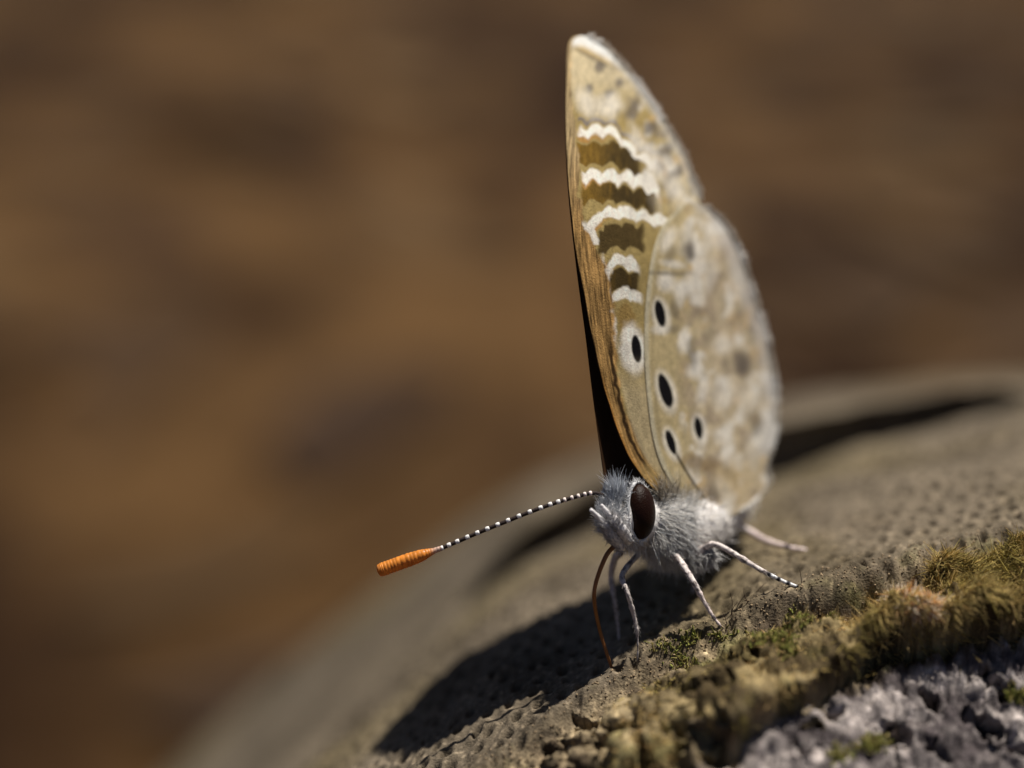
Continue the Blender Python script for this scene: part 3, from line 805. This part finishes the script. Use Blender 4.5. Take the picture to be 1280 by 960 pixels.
HC = P(782, 640, .55)
eye_c = HC + SIDE * .55
def ellipsoid(c, ra, ru, rs, nu=40, nv=28):
    th = np.linspace(0, np.pi, nv); ph = np.linspace(0, 2 * np.pi, nu, endpoint=False)
    T, Ph = np.meshgrid(th, ph, indexing='ij')
    v = c + ra * (np.sin(T) * np.cos(Ph))[..., None] * AX + ru * np.cos(T)[..., None] * UPB + rs * (np.sin(T) * np.sin(Ph))[..., None] * SIDE
    i, j = np.meshgrid(np.arange(nv - 1), np.arange(nu), indexing='ij'); i = i.ravel(); j = j.ravel(); j2 = (j + 1) % nu
    return v.reshape(-1, 3), np.stack([i * nu + j, i * nu + j2, (i + 1) * nu + j2, (i + 1) * nu + j], 1)
for sgn in (1, -1):
    v, f = ellipsoid(HC + SIDE * .52 * sgn, .52, .84, .46)
    e = mesh_obj("eye", v, f, M_eye, parent=bf)
    e["label"] = "glossy dark brown compound eye"
    a = np.linspace(0, 2 * np.pi, 60)
    ring = HC + SIDE * .50 * sgn + .60 * np.cos(a)[:, None] * AX + .90 * np.sin(a)[:, None] * UPB
    v, f = tube(ring, .034 + .03 * noise2(a * 3, a * 0, 165), 8)
    rim = mesh_obj("eye_rim", v, f, M_fur, parent=e, cols=np.tile([.80, .80, .80], (len(v), 1)))
    n = 420
    b = rng.uniform(0, 2 * np.pi, n)
    out_ = np.cos(b)[:, None] * AX + np.sin(b)[:, None] * UPB
    root = HC + SIDE * .50 * sgn + .60 * np.cos(b)[:, None] * AX + .90 * np.sin(b)[:, None] * UPB + rng.normal(0, .03, (n, 3))
    v, f, k = strands(root, out_ * .7 - SIDE * sgn * .25 + rng.normal(0, .3, (n, 3)), rng.uniform(.08, .22, n), .015, rng.normal(0, .2, (n, 3)))
    o = mesh_obj("rim_scales", v, f, M_fur, parent=e, cols=np.repeat(np.array([.88, .88, .89]) * rng.uniform(.7, 1.05, (n, 1)), k, 0)); o["kind"] = "stuff"

# fur
def body_fur(name, n, sel, length, rad, flow, col, jit=.25, lift=.55):
    q = sel / sel.sum()
    k = rng.choice(q.size, n, p=q.ravel())
    ii, jj = np.unravel_index(k, q.shape)
    r = LV[ii, jj] + rng.normal(0, .03, (n, 3)); nr = nLV[ii, jj]
    d = nr * lift + Lt[ii] * flow[0] + np.array([0, flow[1], 0]) + SIDE * flow[2] + rng.normal(0, jit, (n, 3))
    v, f, kk = strands(r - nr * .05, d, rng.uniform(*length, n), rad, rng.normal(0, .22, (n, 3)) + np.array([0, -.12, 0]), rings=5)
    cc = np.asarray(col)[rng.integers(0, len(col), n)] * rng.uniform(.75, 1.15, (n, 1))
    o = mesh_obj(name, v, f, M_fur, parent=body, cols=np.repeat(cc, kk, 0)); o["kind"] = "stuff"
    return o
area = np.ones(LV.shape[:2]) * (np.abs(sp[:, 3]) + .1)[:, None]
ex, ey = to_px(eye_c)
onside = (nLV @ SIDE) > -.2
eyemask = 1 - ((((bx - ex) / 22) ** 2 + ((by - ey) / 37) ** 2) < 1) * onside
greys = [(.94, .93, .91), (.90, .87, .82), (.78, .77, .75), (.48, .49, .50)]
whites = [(.95, .93, .91), (.92, .88, .83), (.86, .83, .80)]
body_fur("thorax_fur", 5600, area * eyemask * smooth(806, 818, bx) * (1 - smooth(858, 872, bx)), (.3, .62), .0115, (.5, -.3, .0), greys, jit=.32)
body_fur("abdomen_fur", 3500, area * smooth(852, 868, bx), (.2, .4), .016, (.9, -.05, .0), whites, lift=.3)
body_fur("chest_fur", 1900, area * eyemask * smooth(-.1, -.6, nLV[..., 1]) * smooth(762, 775, bx) * (1 - smooth(850, 870, bx)), (.22, .45), .015, (.15, -.7, 0), whites + [(.6, .58, .55)])
body_fur("face_fur", 2300, area * eyemask * (1 - smooth(772, 786, bx)) * (nLV[..., 1] > -.8), (.16, .36), .012, (-.2, .5, .0), [(.86, .87, .89), (.78, .79, .81), (.55, .56, .58)], jit=.22)
# upright tuft on the forehead
n = 800
r = P(rng.uniform(762, 781, n), rng.uniform(612, 634, n), rng.uniform(-.15, .5, n))
d = np.array([-.1, 1, -.1]) + rng.normal(0, .27, (n, 3))
v, f, k = strands(r, d, rng.uniform(.25, .62, n), .013, rng.normal(0, .25, (n, 3)), rings=5)
o = mesh_obj("forehead_tuft", v, f, M_fur, parent=body, cols=np.repeat(np.array([.72, .75, .80]) * rng.uniform(.6, 1.15, (n, 1)), k, 0)); o["kind"] = "stuff"
# dark hairs standing in for the shaded gap and antenna base over the eye
n = 260
r = P(rng.uniform(782, 802, n), rng.uniform(608, 626, n), rng.uniform(.2, .9, n))
v, f, k = strands(r, np.array([.1, .9, 0]) + rng.normal(0, .3, (n, 3)), rng.uniform(.2, .4, n), .018, rng.normal(0, .25, (n, 3)))
o = mesh_obj("crown_shade_hair", v, f, M_fur, parent=body, cols=np.tile([.02, .014, .012], (len(v), 1))); o["kind"] = "stuff"
# long hairs fanning over the wing base
n = 620
x = rng.uniform(826, 878, n); y = 622 + (x - 826) * .5 + rng.normal(0, 7, n)
r = P(x, y, w_left(x, y) - .15)
d = np.array([-.35, .9, -.25]) + rng.normal(0, .33, (n, 3))
v, f, k = strands(r, d, rng.uniform(.35, .95, n), .012, rng.normal(0, .18, (n, 3)), rings=5)
cc = np.where(rng.random((n, 1)) < .3, [[.10, .075, .06]], [[.74, .68, .58]]) * rng.uniform(.7, 1.15, (n, 1))
o = mesh_obj("wing_base_hair", v, f, M_fur, parent=body, cols=np.repeat(cc, k, 0)); o["kind"] = "stuff"

# palps
for pts in ([(778, 684, .1), (766, 668, -.35), (754, 652, -.6), (738, 637, -.75)], [(786, 676, .0), (775, 660, -.45), (764, 646, -.6), (751, 631, -.6)]):
    c = catmull([P(*q) for q in pts], 26)
    t = np.linspace(0, 1, 26)
    rad = np.interp(t, [0, .3, .62, .68, 1], [.17, .20, .15, .085, .06])
    v, f = tube(c, rad, 12)
    cc = np.tile([.66, .63, .62], (len(v), 1))
    pal = mesh_obj("palp", v, f, M_leg, parent=bf, cols=cc)
    n = 800
    ti = rng.integers(0, 17, n); dd = rng.normal(size=(n, 3)); dd /= np.linalg.norm(dd, axis=1, keepdims=True)
    tan = c[-1] - c[0]; tan /= np.linalg.norm(tan)
    v, f, k = strands(c[ti] + dd * rad[ti][:, None] * .9, tan * .8 + dd * .45, rng.uniform(.12, .26, n), .014, rng.normal(0, .1, (n, 3)))
    o = mesh_obj("palp_fur", v, f, M_fur, parent=pal, cols=np.repeat(np.array([.74, .72, .72]) * rng.uniform(.5, 1.1, (n, 1)), k, 0)); o["kind"] = "stuff"

# proboscis
e = hit(765, 834)
c = catmull([P(768, 682, .0), P(757, 696, -.35), P(745, 728, -.5), P(743, 752, -.45), P(749, 785, e[2] - .15), P(758, 815, e[2] - .05), e - [0, .05, 0]], 40)
v, f = tube(c, np.linspace(.075, .045, 40), 10)
o = mesh_obj("proboscis", v, f, M_chitin, parent=bf, cols=np.tile([.30, .115, .03], (len(v), 1))); o["label"] = "thin orange tongue reaching down to the log"

# antenna: dark shaft with white bands and an orange club
ant = bpy.data.objects.new("antenna", None); sc.collection.objects.link(ant); ant.parent = bf; ant.empty_display_size = .001
ant["_base"] = bf["_base"]; ant["label"] = "antenna with white-banded dark shaft and orange club"
ap = catmull([P(*q) for q in [(772, 632, .3), (753, 619, .05), (740, 616.5, -.05), (720, 621, -.1), (690, 630, -.1), (660, 641, -.1), (630, 653, -.05), (600, 665, 0), (572, 677, .05), (548, 687, .1)]], 160)
v, f = tube(ap, .062, 10)
mesh_obj("shaft", v, f, M_leg, parent=ant, cols=np.tile([.025, .014, .011], (len(v), 1)))
sx, sy = to_px(ap)
B = [738, 731, 723, 715, 706, 698, 688, 676, 662.5, 649, 635.5, 622.5, 609.5, 597, 584.5, 572, 561.5, 552]
for kx, x in enumerate(B):
    hw = 1.9 if x > 700 else 2.6
    xs_ = np.linspace(x + hw, x - hw, 7)
    seg = np.stack([np.interp(-xs_, -sx, ap[:, k]) for k in range(3)], 1)
    v, f = tube(seg, np.array([.060, .072, .078, .08, .078, .072, .060]), 10)
    mesh_obj("white_band", v, f, M_leg, parent=ant, cols=np.tile([.80, .68, .62] if x > 700 else [.82, .79, .76], (len(v), 1)))
cp = catmull([P(*q) for q in [(553, 685, .09), (540, 689.5, .1), (525, 695, .1), (505, 702, .1), (487, 708.5, .1), (476, 712.5, .1), (471.5, 714, .1)]], 150)
t = np.linspace(0, 1, 150)
rad = np.interp(t, [0, .13, .2, .3, .45, .8, .92, .975, 1], [.075, .09, .12, .175, .205, .205, .17, .11, .03]) * (1 + .055 * np.abs(np.sin((t + .008 * np.sin(t * 31)) * np.pi * 23)) - .02 + .03 * fbm(t * 14, t * 0, 161, 2))
v, f = tube(cp, rad, 20)
tt = np.concatenate([np.repeat(t, 20), [0, 1]])
cc = np.array([.68, .235, .03]) * np.ones((len(v), 1))
cc = mixc(cc, np.array([.62, .42, .33]), 1 - smooth(.08, .22, tt))
seam_ = np.abs(np.sin((tt + .008 * np.sin(tt * 31)) * np.pi * 23))
cc *= (.78 + .30 * smooth(.05, .5, seam_) + .5 * fbm(tt * 40, np.arange(len(tt)) % 20 * .6, 163, 3))[:, None]
mesh_obj("club", v, f, M_chitin, parent=ant, cols=cc)

# legs
def leg(pts, rad, kind, label=None):
    c = catmull(pts, 70); t = np.linspace(0, 1, 70)
    r = .78 * np.interp(t, *rad)
    for jt in (.28, .52, .72, .80, .87, .94):
        r = r + (.026 if jt < .6 else .012) * np.exp(-((t - jt) / .013) ** 2)
    r = r * (1 + .05 * np.sin(t * 60))
    v, f = tube(c, r, 12)
    tt = np.concatenate([np.repeat(t, 12), [0, 1]])
    ang = np.concatenate([np.tile(np.arange(12), 70), [0, 0]])
    sp_ = fbm(tt * 60, ang * .5, 121 + int(c[0, 0] * 10) % 50, 3)
    cc = np.tile(np.array([.68, .60, .56]), (len(v), 1))
    cc = mixc(cc, np.array([.10, .07, .065]), smooth(.10, .36, sp_) * .85)
    if kind == 'banded':
        bnd = (np.sin((tt - .70) / .30 * np.pi * 2 * 4.2) > 0) * (tt > .70)
        cc = mixc(cc, np.array([.80, .80, .80]), (tt > .70) * 1.0)
        cc = mixc(cc, np.array([.015, .013, .018]), bnd * 1.0)
    if kind == 'pink':
        cc = mixc(cc, np.array([.72, .58, .54]), (tt > .5) * .7)
        cc = mixc(cc, np.array([.05, .035, .05]), ((np.abs(tt - .80) < .02) | (np.abs(tt - .9) < .012)) * .9)
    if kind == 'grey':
        cc *= .75  # legs under the body: their shade is put into the colour
    o = mesh_obj("leg", v, f, M_leg, parent=bf, cols=cc)
    if label: o["label"] = label
    n = 160
    ti = rng.integers(0, 56, n); dd = rng.normal(size=(n, 3)); dd /= np.linalg.norm(dd, axis=1, keepdims=True)
    tan = np.gradient(c, axis=0)[ti]; tan /= np.linalg.norm(tan, axis=1, keepdims=True)
    v, f, k = strands(c[ti] + dd * r[ti][:, None] * .8, tan + dd * .5, rng.uniform(.08, .2, n), .009, rng.normal(0, .1, (n, 3)), rings=3)
    q = mesh_obj("leg_hair", v, f, M_fur, parent=o, cols=np.repeat(np.array([.6, .54, .5]) * rng.uniform(.3, 1.1, (n, 1)), k, 0)); q["kind"] = "stuff"
    return o
R_ = ([0, .2, .45, .55, .8, 1], [.17, .13, .115, .09, .06, .035])
e = hit(797, 832); m = P(797, 795, e[2] - .05)
leg([P(800, 690, 1.5), P(778, 718, .4), P(784, 740, -.1), P(793, 772, e[2] * .7), m, e - [0, .05, 0]], ([0, .2, .45, .75, .8, 1], [.12, .11, .09, .07, .035, .018]), 'grey', "slender front leg, coloured dim grey for the shade on it")
e = hit(908, 790)
leg([P(838, 690, 1.5), P(849, 700, .7), P(866, 726, e[2] * .5), P(880, 752, e[2] * .9), P(893, 773, e[2]), e - [0, .03, 0]], R_, 'pink')
e = hit(1009, 739)
leg([P(858, 700, 1.9), P(880, 686, 1.4), P(896, 681, 1.0), P(925, 697, (1 + e[2]) / 2), P(952, 713, e[2]), P(980, 727, e[2]), e], ([0, .15, .32, .5, .72, 1], [.2, .17, .11, .115, .085, .05]), 'banded')
e = hit(1008, 688)
leg([P(880, 680, 3.4), P(905, 660, 4.2), P(920, 655, 4.8), P(955, 675, (4.8 + e[2]) / 2 + .2), P(985, 684, e[2] - .1), e], ([0, .3, .6, .8, 1], [.16, .13, .15, .10, .08]), 'pink')
e = hit(774, 800)
leg([P(775, 690, 1.4), P(768, 700, 1.6), P(764, 722, 1.9), P(768, 750, e[2] * .6 + .6), P(772, 778, e[2]), e - [0, .05, 0]], R_, 'grey')
e = hit(866, 745)
leg([P(850, 700, 3.2), P(862, 708, 3.4), P(868, 720, 3.7), e - [0, .05, 0]], R_, 'grey')
# furry thigh behind the banded leg
n = 700
t = rng.random(n)
r = P(858 + t * 34, 706 - t * 14 + rng.normal(0, 4, n), 1.7 - .5 * t + rng.normal(0, .1, n))
v, f, k = strands(r, np.array([.5, -.5, -.2]) + rng.normal(0, .4, (n, 3)), rng.uniform(.2, .45, n), .014, rng.normal(0, .2, (n, 3)))
o = mesh_obj("thigh_fur", v, f, M_fur, parent=body, cols=np.repeat(np.array([.78, .76, .74]) * rng.uniform(.6, 1.1, (n, 1)), k, 0)); o["kind"] = "stuff"

for o in bpy.data.objects:
    if "_base" in o: del o["_base"]
